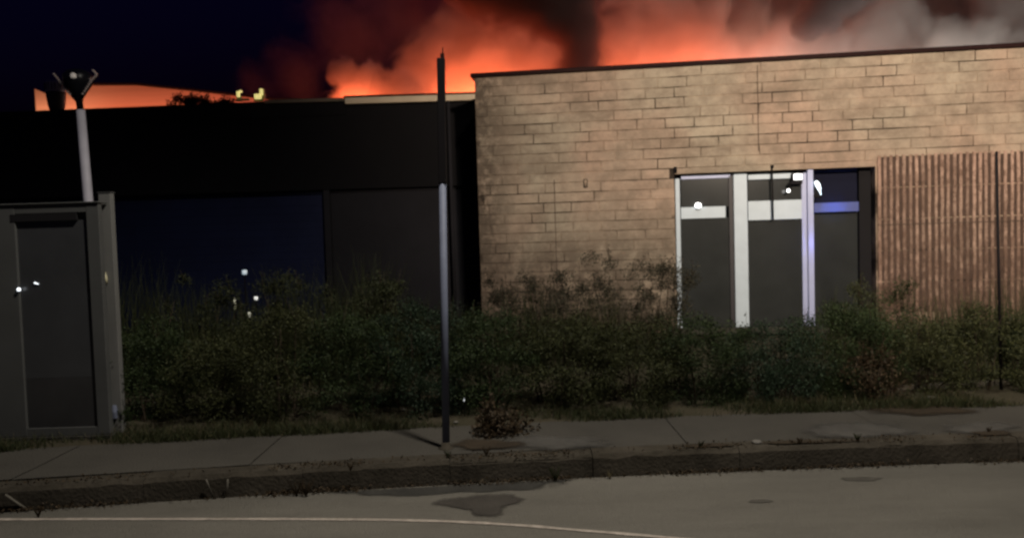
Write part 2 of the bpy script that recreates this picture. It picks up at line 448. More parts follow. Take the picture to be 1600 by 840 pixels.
# horizontal block joints behind the ribs
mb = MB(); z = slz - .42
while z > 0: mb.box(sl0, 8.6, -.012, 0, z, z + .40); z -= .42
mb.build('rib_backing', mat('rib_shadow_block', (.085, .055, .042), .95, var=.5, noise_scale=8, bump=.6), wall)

for (px_, y0_, y1_) in ((1183, 101, 236), (866, 280, 480)):     # movement joints
    a_, z1_ = wl(px_, y0_); z0_ = wl(px_ + 3, y1_)[1]
    MB().box(a_ - .005, a_ + .005, -.0165, 0, z0_ - Z0, z1_ - Z0 - .01).build('movement_joint', M_JOINT, wall)
for px_, py_ in ((1400, 352), (1480, 349), (1560, 346)): pass
MB().box(sl0, 8.6, -.031, -.010, wl(1480, 348)[1] - Z0 - .006, wl(1480, 348)[1] - Z0 + .004).build('rib_joint', M_JOINT, wall)
# entrance -------------------------------------------------------------
ent = empty('entrance', (0, 0, 0), None, None); ent.parent = bld
for k_ in ('label', 'category'):
    if k_ in ent: del ent[k_]
def rect(x0, x1, y0, y1, off):
    a = wl(x0, (y0 + y1) / 2, off)[0]; b = wl(x1, (y0 + y1) / 2, off)[0]
    xm = (x0 + x1) / 2; return a, b, wl(xm, y1, off)[1] - Z0, wl(xm, y0, off)[1] - Z0
def bar(name, x0, x1, y0, y1, off, depth, m_, z0=None, bevel=.004):
    a, b, zb, zt = rect(x0, x1, y0, y1, off)
    if z0 is not None: zb = z0
    return MB().box(a, b, off, off + depth, zb, zt).build(name, m_, ent, bevel=bevel)
def pane(x0, x1, y0, y1, off, z0=None):
    a, b, zb, zt = rect(x0, x1, y0, y1, off)
    if z0 is not None: zb = z0
    return MB().box(a, b, off, off + .012, zb, zt).build('pane', M_GLASS, ent)
M_BLUE = mat('dark_blue_lit_frame_tint', (.045, .07, .26), .5, var=.2, noise_scale=4)  # blue light on the end bay put into the frame colour
bar('jamb', 1057, 1064, 279, 500, .02, .07, M_WHITE, 0)
bar('head', 1064, 1141, 274, 279, .05, .07, M_LAV)
pane(1064, 1143, 279, 324, .07)
bar('transom_bar', 1064, 1134, 323, 341, .045, .07, M_WHITE)
pane(1064, 1146, 341, 500, .075, .05)
bar('mullion', 1148, 1169, 272, 508, .02, .10, M_WHITE, 0)
bar('dark_mullion', 1140, 1147, 274, 500, .05, .10, M_DARKFR, 0)
bar('head', 1169, 1250, 271.5, 279.5, .03, .08, M_WHITE)
pane(1169, 1252, 279.5, 313, .07)
bar('transom_bar', 1169, 1253, 313, 343, .03, .09, M_WHITE)
pane(1169, 1253, 343, 500, .075, .05)
bar('dark_mullion', 1253.5, 1262.5, 270, 500, .05, .12, M_LAV, 0)
bar('mullion', 1263, 1272, 265, 500, .0, .12, M_LAV, 0)
bar('head', 1272, 1340, 260, 268, .16, .08, M_BLUE)
bar('transom_bar', 1272, 1342, 316, 331, .16, .08, M_BLUE)
pane(1272, 1369, 262, 316, .26).data.materials[0] = mat('night_blue_pane', (.004, .005, .016), .7, spec=.1)
pane(1272, 1369, 331, 500, .26, .05)
bar('side_post', 1343, 1372, 262, 500, .18, .07, M_BLACK, 0)
a_, b_ = dl, dr
rb_ = H - int((H - dtop + .02) / BH) * BH
if rb_ > dtop + .01: MB().box(dl + .003, dr - .003, -.013, .0, dtop - .004, rb_ - .003).build('lintel', M_BRICK, bld)
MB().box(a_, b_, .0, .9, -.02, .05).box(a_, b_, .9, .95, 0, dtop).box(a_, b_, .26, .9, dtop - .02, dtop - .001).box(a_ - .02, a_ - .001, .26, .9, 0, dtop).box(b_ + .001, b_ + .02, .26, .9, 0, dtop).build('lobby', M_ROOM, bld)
MB().box(dl - .1, dr, -.12, 0, 0.0, .08).build('doorstep', M_SIDE, bld)

# reflected lights around the entrance, put in as small glowing parts
M_GLINT = mat('glowing_white_glint', (.9, .9, .9), .4, emit=(1, .98, .95), emit_s=4.)
def wpt(px, py, off=0.):
    u_, z_ = wl(px, py, off); n_ = Vector((-WDIR.y, WDIR.x)); p = A + WDIR * u_ + n_ * off; return Vector((p.x, p.y, z_))
p = wpt(1091, 320, .0)
l1 = empty('door_glint', p, 'small round glowing white reflection spot on the left transom bar of the entrance', 'lamp', rz=WANG)
MB().lathe((0, .01, -.04), [(.012, 0), (.038, .01), (.045, .03), (.035, .06), (.010, .07)], 16).build('lens', M_GLINT, l1, smooth=True)  # not a lamp lens, stands in for the white reflection
MB().box(-.03, .03, .0, .045, -.055, -.03).build('bracket', M_WHITE, l1)
p = wpt(1247, 276, -.06)
l2 = empty('mullion_glint', p, 'twin glowing spot of reflected light at the top of the bluish right mullion', 'lamp', rz=WANG)
MB().box(-.055, .045, -.03, .01, -.04, .035).build('lens', M_GLINT, l2, bevel=.008)  # not a lamp lens, stands in for the reflected light
MB().box(-.075, .06, .012, .08, -.10, .05).tube([(-.06, .04, -.05), (-.11, .0, -.10), (-.10, -.01, -.16)], [.022, .022, .018]).build('glint_mount', M_DPOST, l2, bevel=.01)
MB().lathe((-.13, -.01, -.205), [(.012, 0), (.022, .01), (.02, .035), (.01, .045)], 12).build('small_glint', M_GLINT, l2, smooth=True)
p = wpt(1277, 295, -.02)  # reflection of a flashing light, put in as a curved glowing shape
l3 = empty('blue_glint', p, 'curved white and blue glow of reflected light right of the bluish right mullion', 'lamp', rz=WANG)
MB().tube([(-.02, 0, .10), (.0, -.01, .06), (.025, -.01, 0), (.045, 0, -.08)], [.02, .03, .022, .010], 12).build('lens', mat('glowing_blue_glint', (.8, .9, 1), .4, emit=(.75, .9, 1.), emit_s=3.), l3, smooth=True)  # not a lamp lens, stands in for the reflected flashing light
MB().box(-.04, .06, .02, .07, -.12, .13).build('glint_mount', M_DPOST, l3, bevel=.01)
lb = lamp('blue_vehicle_glow', 'SPOT', wpt(1312, 318, -.22), 5.5, (.10, .28, 1.0), .03, wpt(1304, 323, .16), 60, .9)  # emergency vehicle's blue light, added close to the transom
lb2 = lamp('blue_vehicle_side_glow', 'POINT', wpt(1278, 380, -.16), 1.2, (.25, .28, 1.0), .04)
# dark rods and fixings
def rod(px0, py0, px1, py1, off, r, label, cat='pole', name='thin_pole', m_=M_DPOST):
    a = wpt(px0, py0, off); b = wpt(px1, py1, off); e = empty(name, b, label, cat)
    o = MB().tube([Vector((0, 0, 0)), a - b], [r, r], 8).build('rod', m_, e, smooth=True)
    o2 = MB().box(-r * 1.8, r * 1.8, -.0, .05, (a - b).z - .03, (a - b).z + .01).build('clip', m_, e)
    return e
rod(1206, 259, 1208, 343, -.03, .012, 'thin dark rod hanging in front of the wide transom of the entrance', 'rod', 'hanging_rod')
e = empty('wall_fixing', wpt(1055, 266, -.01), 'small dark square fixing on the wall above the left door jamb', 'fixing', rz=WANG)
MB().box(-.022, .022, -.03, .012, -.04, .045).build('block', M_DPOST, e, bevel=.005); MB().tube([(0, -.03, 0), (0, -.05, -.02)], [.008, .008], 8).build('screw_eye', M_DPOST, e)
e = empty('wall_vent', wpt(915, 286, -.01), 'small dark upright slot fitting in the brickwork left of the doors', 'fixing', rz=WANG)
MB().box(-.028, .028, -.022, .012, -.06, .055).build('cover', M_DPOST, e, bevel=.004); MB().box(-.018, .018, -.028, -.021, -.05, .045).build('slot', M_MORTAR, e)

# tall thin pole before the hedge on the right
b0 = at(1564, 552, 6.5); t0 = at(1557, 240, 6.5); b0.z = KH
e = empty('thin_pole', b0, 'tall thin dark pole standing in the hedge before the ribbed wall', 'pole')
MB().tube([(0, 0, 0), t0 - b0], [.013, .011], 8).build('shaft', M_DPOST, e, smooth=True)
MB().lathe(t0 - b0, [(.012, 0), (.014, .005), (.005, .02)], 8).build('cap', M_DPOST, e)

# ------------------------------------------------------------------ dark building on the left
WY = 12.7
dk = empty('dark_warehouse', (-.45, WY, KH), 'low unlit warehouse with black upper wall, cream fascia and navy roller doors', 'building')
def dx(px, py, Y=WY): p = at(px, py, Y); return p.x + .45, p.z - KH
xR, xK, xL = .3, dx(540, 155)[0], -18.0
zR = dx(700, 150)[1]; zK = dx(540, 151)[1]; zL = dx(130, 172)[1]
zsplit = dx(515, 296)[1]
xs_ = dx(516, 350)[0]
mb = MB()
mb.box(xL, xK, 0, 9, zsplit, zK - .08).box(xK, xR, 0, 9, zsplit, zR - .10)
mb.build('upper_wall', M_BLACK, dk)
MB().box(xs_, xR, .12, .4, 0, zsplit).build('lower_wall', M_GREYW, dk)
MB().box(xs_ - .10, xs_, .02, .4, 0, zsplit - .002).build('pilaster', M_GREYW, dk)
for k in range(3):
    rd = empty('roller_door', (xs_ - .10 - 3.2 * k, 0, 0), None, None); rd.parent = dk
    for q in ('label', 'category'):
        if q in rd: del rd[q]
    for s in range(18):
        MB().box(-3.197, -.0, .16 + .0015 * (s % 2), .2, s * zsplit / 18 + .001, (s + 1) * zsplit / 18 - .001).build('door_slat', M_NAVY, rd)
MB().box(xL, xR, .3, .5, 0, zsplit - .01).box(xL, xR, 8.8, 9, 0, zsplit - .01).build('inner_wall', M_BLACK, dk)
MB().box(xK + .01, xR, -.12, .02, zR - .10, zR).build('fascia', M_CREAM, dk, bevel=.008)
MB().box(xK + .0, xR, -.13, 9, zR + .001, zR + .03).build('roof_edge', M_COPING, dk)
MB().box(dx(415, 157)[0], xK - .01, -.08, .02, zK - .085, zK - .03).build('dull_fascia', M_TANL, dk)
MB().add([(xL, -.02, zL - .10), (xK, -.02, zK - .03), (xK, 9, zK - .03), (xL, 9, zL - .10), (xL, -.02, zL - .35), (xK, -.02, zK - .3), (xK, 9, zK - .3), (xL, 9, zL - .35)],
         [(0, 1, 2, 3), (0, 4, 5, 1), (1, 5, 6, 2), (3, 2, 6, 7), (0, 3, 7, 4)]).build('roof', M_BLACK, dk)
# downpipe at the right end
MB().tube([(dx(701, 160)[0], -.08, zR - .1), (dx(701, 160)[0], -.08, 0)], [.03, .03], 10).build('downpipe', M_GREYW, dk, smooth=True)

# roof vent (tapered body, pale ribbed cap)
RVY = 12.9
rb = at(89, 173, RVY)
rv = empty('roof_vent', rb, 'tapered brown roof vent with pale ribbed cap beside the lamp post', 'vent')
s_ = RVY / F_PX
MB().lathe((0, 0, 0), [(9 * s_, -.05), (12 * s_, 8 * s_), (14 * s_, 22 * s_), (14 * s_, 28 * s_)], 20).build('body', mat('brown_vent', (.16, .09, .07), .6, var=.4, noise_scale=5), rv, smooth=True)
MB().lathe((0, 0, 28 * s_), [(14 * s_, 0), (14.5 * s_, 2 * s_), (14.5 * s_, 13 * s_), (13 * s_, 16 * s_)], 20).build('cap', mat('pale_vent_cap', (.8, .6, .62), .5, var=.5, noise_scale=14, stretch=(6, 6, .5)), rv)
for k in range(10):
    t = math.pi * (1.05 + .9 * k / 9); x = 14.7 * s_ * math.cos(t); y = 14.7 * s_ * math.sin(t)
    MB().box(x - .006, x + .006, y - .006, y + .006, 30 * s_, 41 * s_).build('rib', mat('rib_brown', (.12, .07, .07), .6), rv)

# lamp post with Y head
LY = 9.0
pb = at(138, 315, LY); pt = at(126, 172, LY); base = Vector((pb.x + (pb - pt).x * .6, LY, KH))
lp_ = empty('lamp_post', base, 'pale lamp post behind the booth with a dark Y-shaped unlit head', 'street lamp')
sl = LY / F_PX
MB().tube([(0, 0, 0), pb - base, pt - base], [8 * sl, 7.2 * sl, 6.4 * sl], 14).build('pole', mat('pale_pole_paint', (.75, .74, .84), .45, var=.2, noise_scale=6), lp_, smooth=True)
def lpx(px, py): return at(px, py, LY) - base
MB().tube([lpx(126, 174), lpx(124, 160), lpx(123, 150)], [5 * sl, 5 * sl, 7 * sl], 12).build('neck', M_DPOST, lp_, smooth=True)
c = lpx(122, 132)
MB().lathe(lpx(123.5, 156), [(5 * sl, 0), (12 * sl, 12 * sl), (20 * sl, 24 * sl), (22 * sl, 36 * sl), (16 * sl, 43 * sl), (5 * sl, 47 * sl)], 18).build('lantern', mat('black_lantern', (.008, .009, .014), .35), lp_, smooth=True)
MB().lathe(lpx(127.5, 127), [(2 * sl, 0), (4.2 * sl, 1 * sl), (4.2 * sl, 6 * sl), (2 * sl, 8 * sl)], 10).build('glint_spot', mat('pale_glint', (.8, .75, .7), .4, emit=(.9, .8, .7), emit_s=.12), lp_).location = (0, -.165, 0)  # pale glint on the dark head, made by a faint glow
for arm in ([(121, 158), (108, 143), (97, 128), (87, 116)], [(126, 158), (137, 142), (146, 128), (155, 118), (148, 111)]):
    pts_ = [lpx(*q) + Vector((0, -.03, 0)) for q in arm]
    MB().tube(pts_, [1.8 * sl] * len(pts_), 8).build('arm', M_DPOST, lp_, smooth=True)
    for i in range(len(pts_) - 1):
        for k in range(4):
            q = pts_[i].lerp(pts_[i + 1], (k + .5) / 4) + Vector((0, -.02, 0))
            if i == 0 and k < 2: continue
            bmk = MB().lathe(q - Vector((0, 0, 1.6 * sl)), [(.6 * sl, 0), (1.9 * sl, .8 * sl), (1.9 * sl, 2.4 * sl), (.6 * sl, 3.2 * sl)], 8)
            bmk.build('link', mat('pale_chain', (.62, .52, .50), .4), lp_, smooth=True)

# yellow flood lamps on the roof edge
M_YEL = mat('lit_yellow_lens', (.9, .85, .4), .5, emit=(.95, .80, .28), emit_s=.75)
YY = 12.62
def roof_lamp(boxes, uprights, base_px, label):
    b = at(base_px[0], base_px[1], YY); e = empty('roof_lamp', b, label, 'lamp', 'yellow lamps on the roof edge')
    g = MB()
    for (x0, x1, y0, y1) in boxes:
        p0 = at(x0, y1, YY) - b; p1 = at(x1, y0, YY) - b; g.box(p0.x, p1.x, -.03, .02, p0.z, p1.z)
    g.build('lens', M_YEL, e, bevel=.006)
    g = MB()
    for (x0, x1, y0, y1) in uprights:
        p0 = at(x0, y1, YY) - b; p1 = at(x1, y0, YY) - b; g.box(p0.x, p1.x, .021, .06, p0.z, p1.z)
    g.build('bracket', mat('olive_bracket', (.25, .24, .10), .6), e)
roof_lamp([(370.5, 374.5, 143, 152), (374, 378, 141.5, 145)], [(369, 376, 150, 158), (376, 388, 153.5, 157)], (372, 157), 'smaller bent yellow lamp on the roof edge, left of the boxy one')
roof_lamp([(398, 408, 147, 155), (406.5, 410.5, 139, 149)], [(396, 410, 153, 158), (404, 412, 138, 154)], (403, 157), 'boxy yellow lamp with upright tip on the roof edge')

# far warehouse wall lit by the fire
FY = 42.0
poly = [(54, 139), (75, 148), (104, 134), (215, 134), (330, 146), (430, 157), (540, 160), (560, 200), (60, 200)]
pp = [at(x, y, FY) for x, y in poly]
o0 = Vector((pp[0].x, FY, KH))
fwh = empty('far_warehouse', o0, 'distant pale warehouse glowing orange above the dark roof on the left', 'building')
n = len(pp); q = [p_ - o0 for p_ in pp]
q[-1].z = q[-2].z = -.05
vs = [(v.x, 0, v.z) for v in q] + [(v.x, 12, v.z) for v in q]
MB().add(vs, [tuple(range(n - 1, -1, -1)), tuple(range(n, 2 * n))] + [(i, (i + 1) % n, (i + 1) % n + n, i + n) for i in range(n)]).build('shed', M_FARW, fwh)
g = MB()
rp = [q[i] for i in range(2, 7)]
for i in range(len(rp) - 1):
    a, b = rp[i], rp[i + 1]
    g.add([(a.x, -.3, a.z), (b.x, -.3, b.z), (b.x, -.3, b.z + .10), (a.x, -.3, a.z + .10), (a.x, 0.02, a.z), (b.x, .02, b.z), (b.x, .02, b.z + .1), (a.x, .02, a.z + .1)],
          [(0, 1, 2, 3), (3, 2, 6, 7), (4, 5, 1, 0)])
g.build('eave', M_BLACK, fwh)
for x_, e_, c_, w_ in ((-25.0, 105, (1, .36, .18), 4.5), (-19.5, 150, (1, .22, .10), 8.), (-13.5, 65, (1, .16, .08), 5.)):
    o = lamp('fire_light', 'AREA', (x_, 40.9, 8.0), e_, c_, target=(x_, 42.2, 9.6)); o.data.shape = 'RECTANGLE'; o.data.size = w_; o.data.size_y = .5

# ------------------------------------------------------------------ smoke
def vol_mat(name, color, density, balls, soft, ns=.33, aniso=.2):
    m = bpy.data.materials.new(name); m.use_nodes = True; n = m.node_tree.nodes; l = m.node_tree.links
    n.remove(n['Principled BSDF']); v = n.new('ShaderNodeVolumePrincipled')
    v.inputs['Color'].default_value = (*color, 1); v.inputs['Anisotropy'].default_value = aniso
    g = n.new('ShaderNodeNewGeometry'); nz = n.new('ShaderNodeTexNoise'); nz.inputs['Scale'].default_value = ns; nz.inputs['Detail'].default_value = 4
    nz.inputs['Roughness'].default_value = .66; nz.inputs['Distortion'].default_value = .4
    l.new(g.outputs['Position'], nz.inputs['Vector'])
    last = None
    for (p, r) in balls:
        d = n.new('ShaderNodeVectorMath'); d.operation = 'DISTANCE'; d.inputs[1].default_value = p; l.new(g.outputs['Position'], d.inputs[0])
        q = n.new('ShaderNodeMath'); q.operation = 'MULTIPLY_ADD'; q.inputs[1].default_value = -1 / r; q.inputs[2].default_value = 1.0; l.new(d.outputs['Value'], q.inputs[0])
        if last is None: last = q.outputs[0]
        else:
            x = n.new('ShaderNodeMath'); x.operation = 'SMOOTH_MAX'; x.inputs[2].default_value = .15; l.new(last, x.inputs[0]); l.new(q.outputs[0], x.inputs[1]); last = x.outputs[0]
    a = n.new('ShaderNodeMath'); a.operation = 'MULTIPLY_ADD'; a.inputs[1].default_value = 1.9; a.inputs[2].default_value = -.95; l.new(nz.outputs[0], a.inputs[0])
    b = n.new('ShaderNodeMath'); b.operation = 'ADD'; l.new(last, b.inputs[0]); l.new(a.outputs[0], b.inputs[1])
    mr = n.new('ShaderNodeMapRange'); mr.interpolation_type = 'SMOOTHSTEP'
    mr.inputs[1].default_value = .0; mr.inputs[2].default_value = soft; mr.inputs[3].default_value = 0; mr.inputs[4].default_value = density
    l.new(b.outputs[0], mr.inputs[0]); l.new(mr.outputs[0], v.inputs['Density'])
    l.new(v.outputs[0], n['Material Output'].inputs['Volume']); return m
def plume(name, label, balls, D, color, density, group='smoke rising behind the buildings', soft=.45, vox=.5, k=1.22, ns=.33):
    s = D / F_PX; c = at(*balls[0][:2], D); g = bmesh.new(); bl = []
    for b in balls:
        x, y, r = b[:3]; p = at(x, y, D); bl.append((tuple(p), r * s * k))
        bmesh.ops.create_icosphere(g, subdivisions=2, radius=r * s * k * 1.3, matrix=Matrix.Translation(p - c))
    me = bpy.data.meshes.new(name); g.to_mesh(me); g.free(); me.materials.append(vol_mat(name + '_vol', color, density, bl, soft, ns))
    o = bpy.data.objects.new(name, me); COL.objects.link(o); o.location = c
    r_ = o.modifiers.new('r', 'REMESH'); r_.mode = 'VOXEL'; r_.voxel_size = vox
    return tag(o, label, 'smoke', group)
G = (.75, .72, .70)
plume('smoke_plume', 'small orange-lit smoke billow low over the dark roof, leftmost of the smoke',
      [(543, 116, 26), (575, 130, 30), (605, 150, 34), (565, 160, 40), (640, 165, 45)], 60, G, 1.0, soft=.30, ns=.55)
plume('smoke_plume', 'broad bright orange smoke cloud behind the centre post',
      [(655, 115, 42), (700, 105, 62), (760, 112, 75), (830, 118, 60), (700, 160, 80), (800, 170, 80), (640, 160, 40), (720, 60, 55), (790, 40, 70)], 62, G, .40)
plume('smoke_plume', 'dark maroon smoke column leaning over the left end of the pale wall',
      [(905, 80, 26), (900, 110, 26), (896, 40, 38), (870, 0, 55), (820, -30, 70), (906, 150, 30), (760, -60, 80)], 42, (.24, .16, .15), 1.9, k=1.3)
plume('smoke_plume', 'bright orange smoke cloud above the middle of the pale wall',
      [(965, 60, 40), (1010, 80, 60), (1080, 50, 70), (1120, 100, 60), (1030, 0, 80), (1000, 130, 70), (1180, 60, 60), (1000, 170, 80)], 60, G, .42)
plume('smoke_plume', 'near-black smoke between the orange and grey billows on the right',
      [(1290, 15, 34), (1262, 45, 24), (1320, -20, 50)], 46, (.2, .18, .18), 1.0)
plume('smoke_plume', 'rounded brown-grey smoke billow above the door end of the wall',
      [(1340, 80, 45), (1385, 55, 55), (1420, 95, 50), (1290, 95, 45), (1230, 90, 50), (1200, 120, 50)], 54, G, .45)
plume('smoke_plume', 'smaller grey smoke puff between two darker clefts at the upper right',
      [(1470, 75, 40), (1490, 95, 40), (1450, 100, 34), (1530, 90, 50)], 52, G, .5)
plume('smoke_plume', 'pale grey smoke bank at the right edge of the picture',
      [(1580, 30, 60), (1560, 80, 60), (1640, 60, 80), (1520, 100, 50), (1600, -30, 70)], 54, G, .4)
plume('smoke_plume', 'dull brown smoke filling the sky behind the grey billows on the right',
      [(1250, 20, 110), (1400, 10, 120), (1560, 10, 130), (1700, 20, 140), (1200, 110, 80), (1400, 100, 100), (1600, 100, 100)], 72, G, .22)
plume('smoke_plume', 'thin maroon smoke spreading across the top of the dark sky',
      [(640, 0, 120), (550, 50, 85), (760, -30, 130), (460, 115, 55), (400, 135, 38), (900, -40, 120), (1100, -30, 110), (1300, -20, 120)], 74, (.7, .6, .6), .07, soft=.8)
def fire(px, py, D, e, col=FIRE, size=.8):
    lamp('fire_light', 'POINT', at(px, py, D), e, col, size)
fire(560, 185, 60, 8500)
fire(650, 200, 62, 10000); fire(740, 205, 60, 11500); fire(820, 200, 62, 4000)
fire(995, 195, 60, 12500); fire(1070, 180, 60, 5500)
fire(1200, 160, 56, 3000, (1, .50, .36))
WH = (1, .91, .82)
fire(1370, 170, 46, 1300, WH); fire(1480, 170, 46, 1300, WH); fire(1600, 150, 46, 3000, WH)

# ------------------------------------------------------------------ centre post
d0 = 5.02
pb = ground(697, 700, KH); pt = at(689, 92, pb.y)
cp = empty('sign_post', pb, 'tall steel post without a sign at the footpath edge, its top part black', 'post')
v = pt - pb; mid_ = .685
MB().tube([(0, 0, -.02), v * mid_], [.026, .024], 14).build('lower_tube', M_GALV, cp, smooth=True)
MB().box(-.026, .026, -.026, .026, 0, (v * (1 - mid_)).length).build('upper_channel', M_DPOST, cp, bevel=.004).matrix_local = Matrix.Translation(v * mid_) @ (v.to_track_quat('Z', 'Y').to_matrix().to_4x4())
MB().box(-.003, .022, -.006, .006, 0, .035).tube([(.012, 0, .03), (.014, 0, .075)], [.004, .003], 6).build('tip_bolt', M_COPING, cp).location = v
MB().lathe((0, 0, -.004), [(.055, 0), (.055, .01), (.032, .018), (.028, .05)], 16).build('collar', M_KERB, cp, smooth=True)

# ------------------------------------------------------------------ booth on the left
bb = ground(60, 686, KH)
BD = bb.y
bo = empty('booth', (bb.x, BD, KH), 'grey metal booth with a dark glazed door at the left edge', 'booth')
def bx(px, py, Y=BD): p = at(px, py, Y); return p.x - bb.x, p.z - KH
xl = bx(-60, 500)[0]; xr = bx(163, 500)[0]; zt = bx(80, 319)[1]
pxl, pxr = bx(32, 500)[0], bx(143, 500)[0]; pz0 = bx(90, 668)[1]; pz1 = bx(90, 344)[1]
fd = .05
MB().box(xl, pxl, 0, fd, 0.02, zt).build('stile', M_BOOTH, bo, bevel=.005)
MB().box(pxr, xr, 0, fd, 0.02, zt).build('stile', M_BOOTH, bo, bevel=.005)
MB().box(pxl, pxr, .002, fd, .02, pz0).build('bottom_rail', M_BOOTH, bo, bevel=.003)
MB().box(pxl, pxr, .002, fd, pz1 + .055, zt).build('top_rail', M_BOOTH, bo, bevel=.003)
MB().box(pxl - .03, pxr - .07, -.004, .02, pz1 - .002, pz1 + .052).build('slot', M_BLACK, bo)
zs = bx(90, 590)[1]  # one glass door; its reflection put in as a lighter upper pane
MB().box(pxl, pxr, .022, .03, zs, pz1).build('pane', mat('booth_pane_reflection', (.052, .054, .058), .25, spec=.5, var=.35, noise_scale=1.2), bo)
MB().box(pxl, pxr, .021, .031, pz0 - .01, zs - .001).build('lower_pane', M_BOOTHD, bo)
MB().box(xl, xr - .03, fd, .11, 0.02, zt - .03).build('cabinet_body', M_BOOTH, bo)
MB().box(xl - .02, xr + .01, -.015, .12, zt, zt + .012).build('roof', M_BOOTH, bo, bevel=.005)
MB().box(xl, xr + .02, -.03, .12, -.02, .02).build('plinth', M_GUTTER, bo)
lx, lz = bx(31, 452)
M_BOOTH_GLINT = mat('glowing_booth_glint', (.9, .9, .9), .3, emit=(.85, .92, 1), emit_s=1.6)  # bright glints on the booth door, put in as glowing spots
MB().lathe((0, 0, 0), [(.006, 0), (.013, .004), (.013, .02), (.006, .026)], 10).build('edge_glint', M_BOOTH_GLINT, bo).location = (lx, -.012, lz - .012)
lx, lz = bx(55, 443)
MB().tube([(-.014, .015, .006), (.016, .015, -.004)], [.007, .003], 8).build('pane_glint', M_BOOTH_GLINT, bo).location = (lx, 0, lz)
# pillar beside the booth
pbz = ground(182, 676, KH)
pil = empty('gate_pillar', pbz, 'grey square pillar right of the booth with an oval catch', 'pillar')
s5 = pbz.y / F_PX
topv = at(163, 301, pbz.y) - pbz
def skewbox(x0, x1, y0, y1, h, sx):
    return [(x0, y0, 0), (x1, y0, 0), (x1, y1, 0), (x0, y1, 0), (x0 + sx, y0, h), (x1 + sx, y0, h), (x1 + sx, y1, h), (x0 + sx, y1, h)]
BOXF = [(0, 3, 2, 1), (4, 5, 6, 7), (0, 1, 5, 4), (1, 2, 6, 5), (2, 3, 7, 6), (3, 0, 4, 7)]
MB().add(skewbox(-9 * s5, 10 * s5, 0, .06, topv.z, 0), BOXF).build('shaft', mat('grey_pillar', (.15, .15, .145), .7, var=.3, noise_scale=3, stretch=(3, 3, .6)), pil, bevel=.004)
MB().box(-10 * s5, 11 * s5, -.005, .065, topv.z, topv.z + .006).build('cap', M_BOOTH, pil)
q = at(166, 435, pbz.y) - pbz
MB().tube([q + Vector((0, -.012, .05)), q + Vector((.004, -.016, 0)), q + Vector((.008, -.012, -.04))], [.006, .014, .008], 10).build('catch', mat('brass_catch', (.45, .42, .28), .5), pil, smooth=True)
MB().lathe((.0, -.012, .12), [(.02, 0), (.026, .05), (.016, .10)], 10).build('foot_bracket', M_GALV, pil)

# ------------------------------------------------------------------ distant and reflected lights on the left, put in as glowing lenses on stakes
def light_spot(px, py, Y, s, label, col, st, tall=1.0):
    p = at(px, py, Y); e = empty('staked_light_spot', Vector((p.x, Y, KH)), label, 'light spot', 'small lights behind the tall weeds')
    h = p.z - KH
    MB().tube([(0, 0, 0), (0, 0, h - s)], [.008, .008], 6).build('stake', M_DPOST, e)
    MB().lathe((0, 0, h - s * tall), [(s * .5, 0), (s, s * .3), (s, 2 * s * tall - s * .3), (s * .5, 2 * s * tall)], 10).build('lens', mat('light_spot_glow_%d' % px, (.8, .8, .8), .4, emit=col, emit_s=st), e, smooth=True)  # added lens, stands in for a distant or reflected light
    MB().lathe((0, 0, h + s * tall), [(s * 1.2, 0), (s * .8, s * .4), (.005, s * .5)], 10).build('cap', M_DPOST, e)
light_spot(382, 425, 9, .03, 'upper bluish light spot, highest of the small lights', (.5, .65, .75), .5)
light_spot(400, 465.5, 9, .022, 'small white light spot, right of the other low ones', (.9, .9, .85), .8)
light_spot(390, 491, 8.4, .020, 'lowest pale light spot just above the hedge', (.7, .68, .5), .5, 1.5)
light_spot(367, 474, 9, .014, 'tall narrow dim light spot, leftmost of the small ones', (.5, .5, .2), .25, 5)
p = ground(726, 650, KH); h = at(726, 625, p.y).z - KH
e = empty('added_glow_tip_stake', p, 'tiny light spot on an added stake in the weeds right of the post', 'stake')
MB().tube([(0, 0, 0), (0, 0, h)], [.004, .004], 6).build('stake', M_DPOST, e); MB().lathe((0, 0, h - .01), [(.003, 0), (.006, .008), (.003, .026)], 8).build('tip', mat('tip_w', (.9, .9, .9), .3, emit=(.9, .95, 1), emit_s=.45), e)  # tiny light, put in as an added stake whose tip glows by itself

# ------------------------------------------------------------------ plants
def leaf_mat(name, c1, c2, rnd=.15, trans=.25):
    m = bpy.data.materials.new(name); m.use_nodes = True; n = m.node_tree.nodes; l = m.node_tree.links; b = n['Principled BSDF']
    g = n.new('ShaderNodeNewGeometry'); cr = n.new('ShaderNodeValToRGB')
    cr.color_ramp.elements[0].color = (*c1, 1); cr.color_ramp.elements[1].color = (*c2, 1)
    l.new(g.outputs['Random Per Island'], cr.inputs[0])
    l.new(cr.outputs[0], b.inputs['Base Color']); b.inputs['Roughness'].default_value = .65; b.inputs['Specular IOR Level'].default_value = .25
    t = n.new('ShaderNodeBsdfTranslucent'); l.new(cr.outputs[0], t.inputs[0]); mx = n.new('ShaderNodeMixShader'); mx.inputs[0].default_value = trans
    l.new(b.outputs[0], mx.inputs[1]); l.new(t.outputs[0], mx.inputs[2]); l.new(mx.outputs[0], n['Material Output'].inputs['Surface'])
    return m
M_LEAF = leaf_mat('hedge_leaf', (.011, .020, .007), (.042, .062, .022))
M_LEAFO = leaf_mat('yellowish_hedge_leaf', (.016, .020, .008), (.060, .066, .024))
M_LEAFB = leaf_mat('bluish_hedge_leaf', (.008, .018, .010), (.030, .050, .026))
M_LEAF2 = leaf_mat('olive_leaf', (.022, .028, .012), (.055, .062, .026))
M_LEAFD = leaf_mat('dull_leaf', (.020, .020, .013), (.06, .055, .035))
M_DRY = leaf_mat('dry_leaf', (.030, .021, .012), (.070, .048, .026))
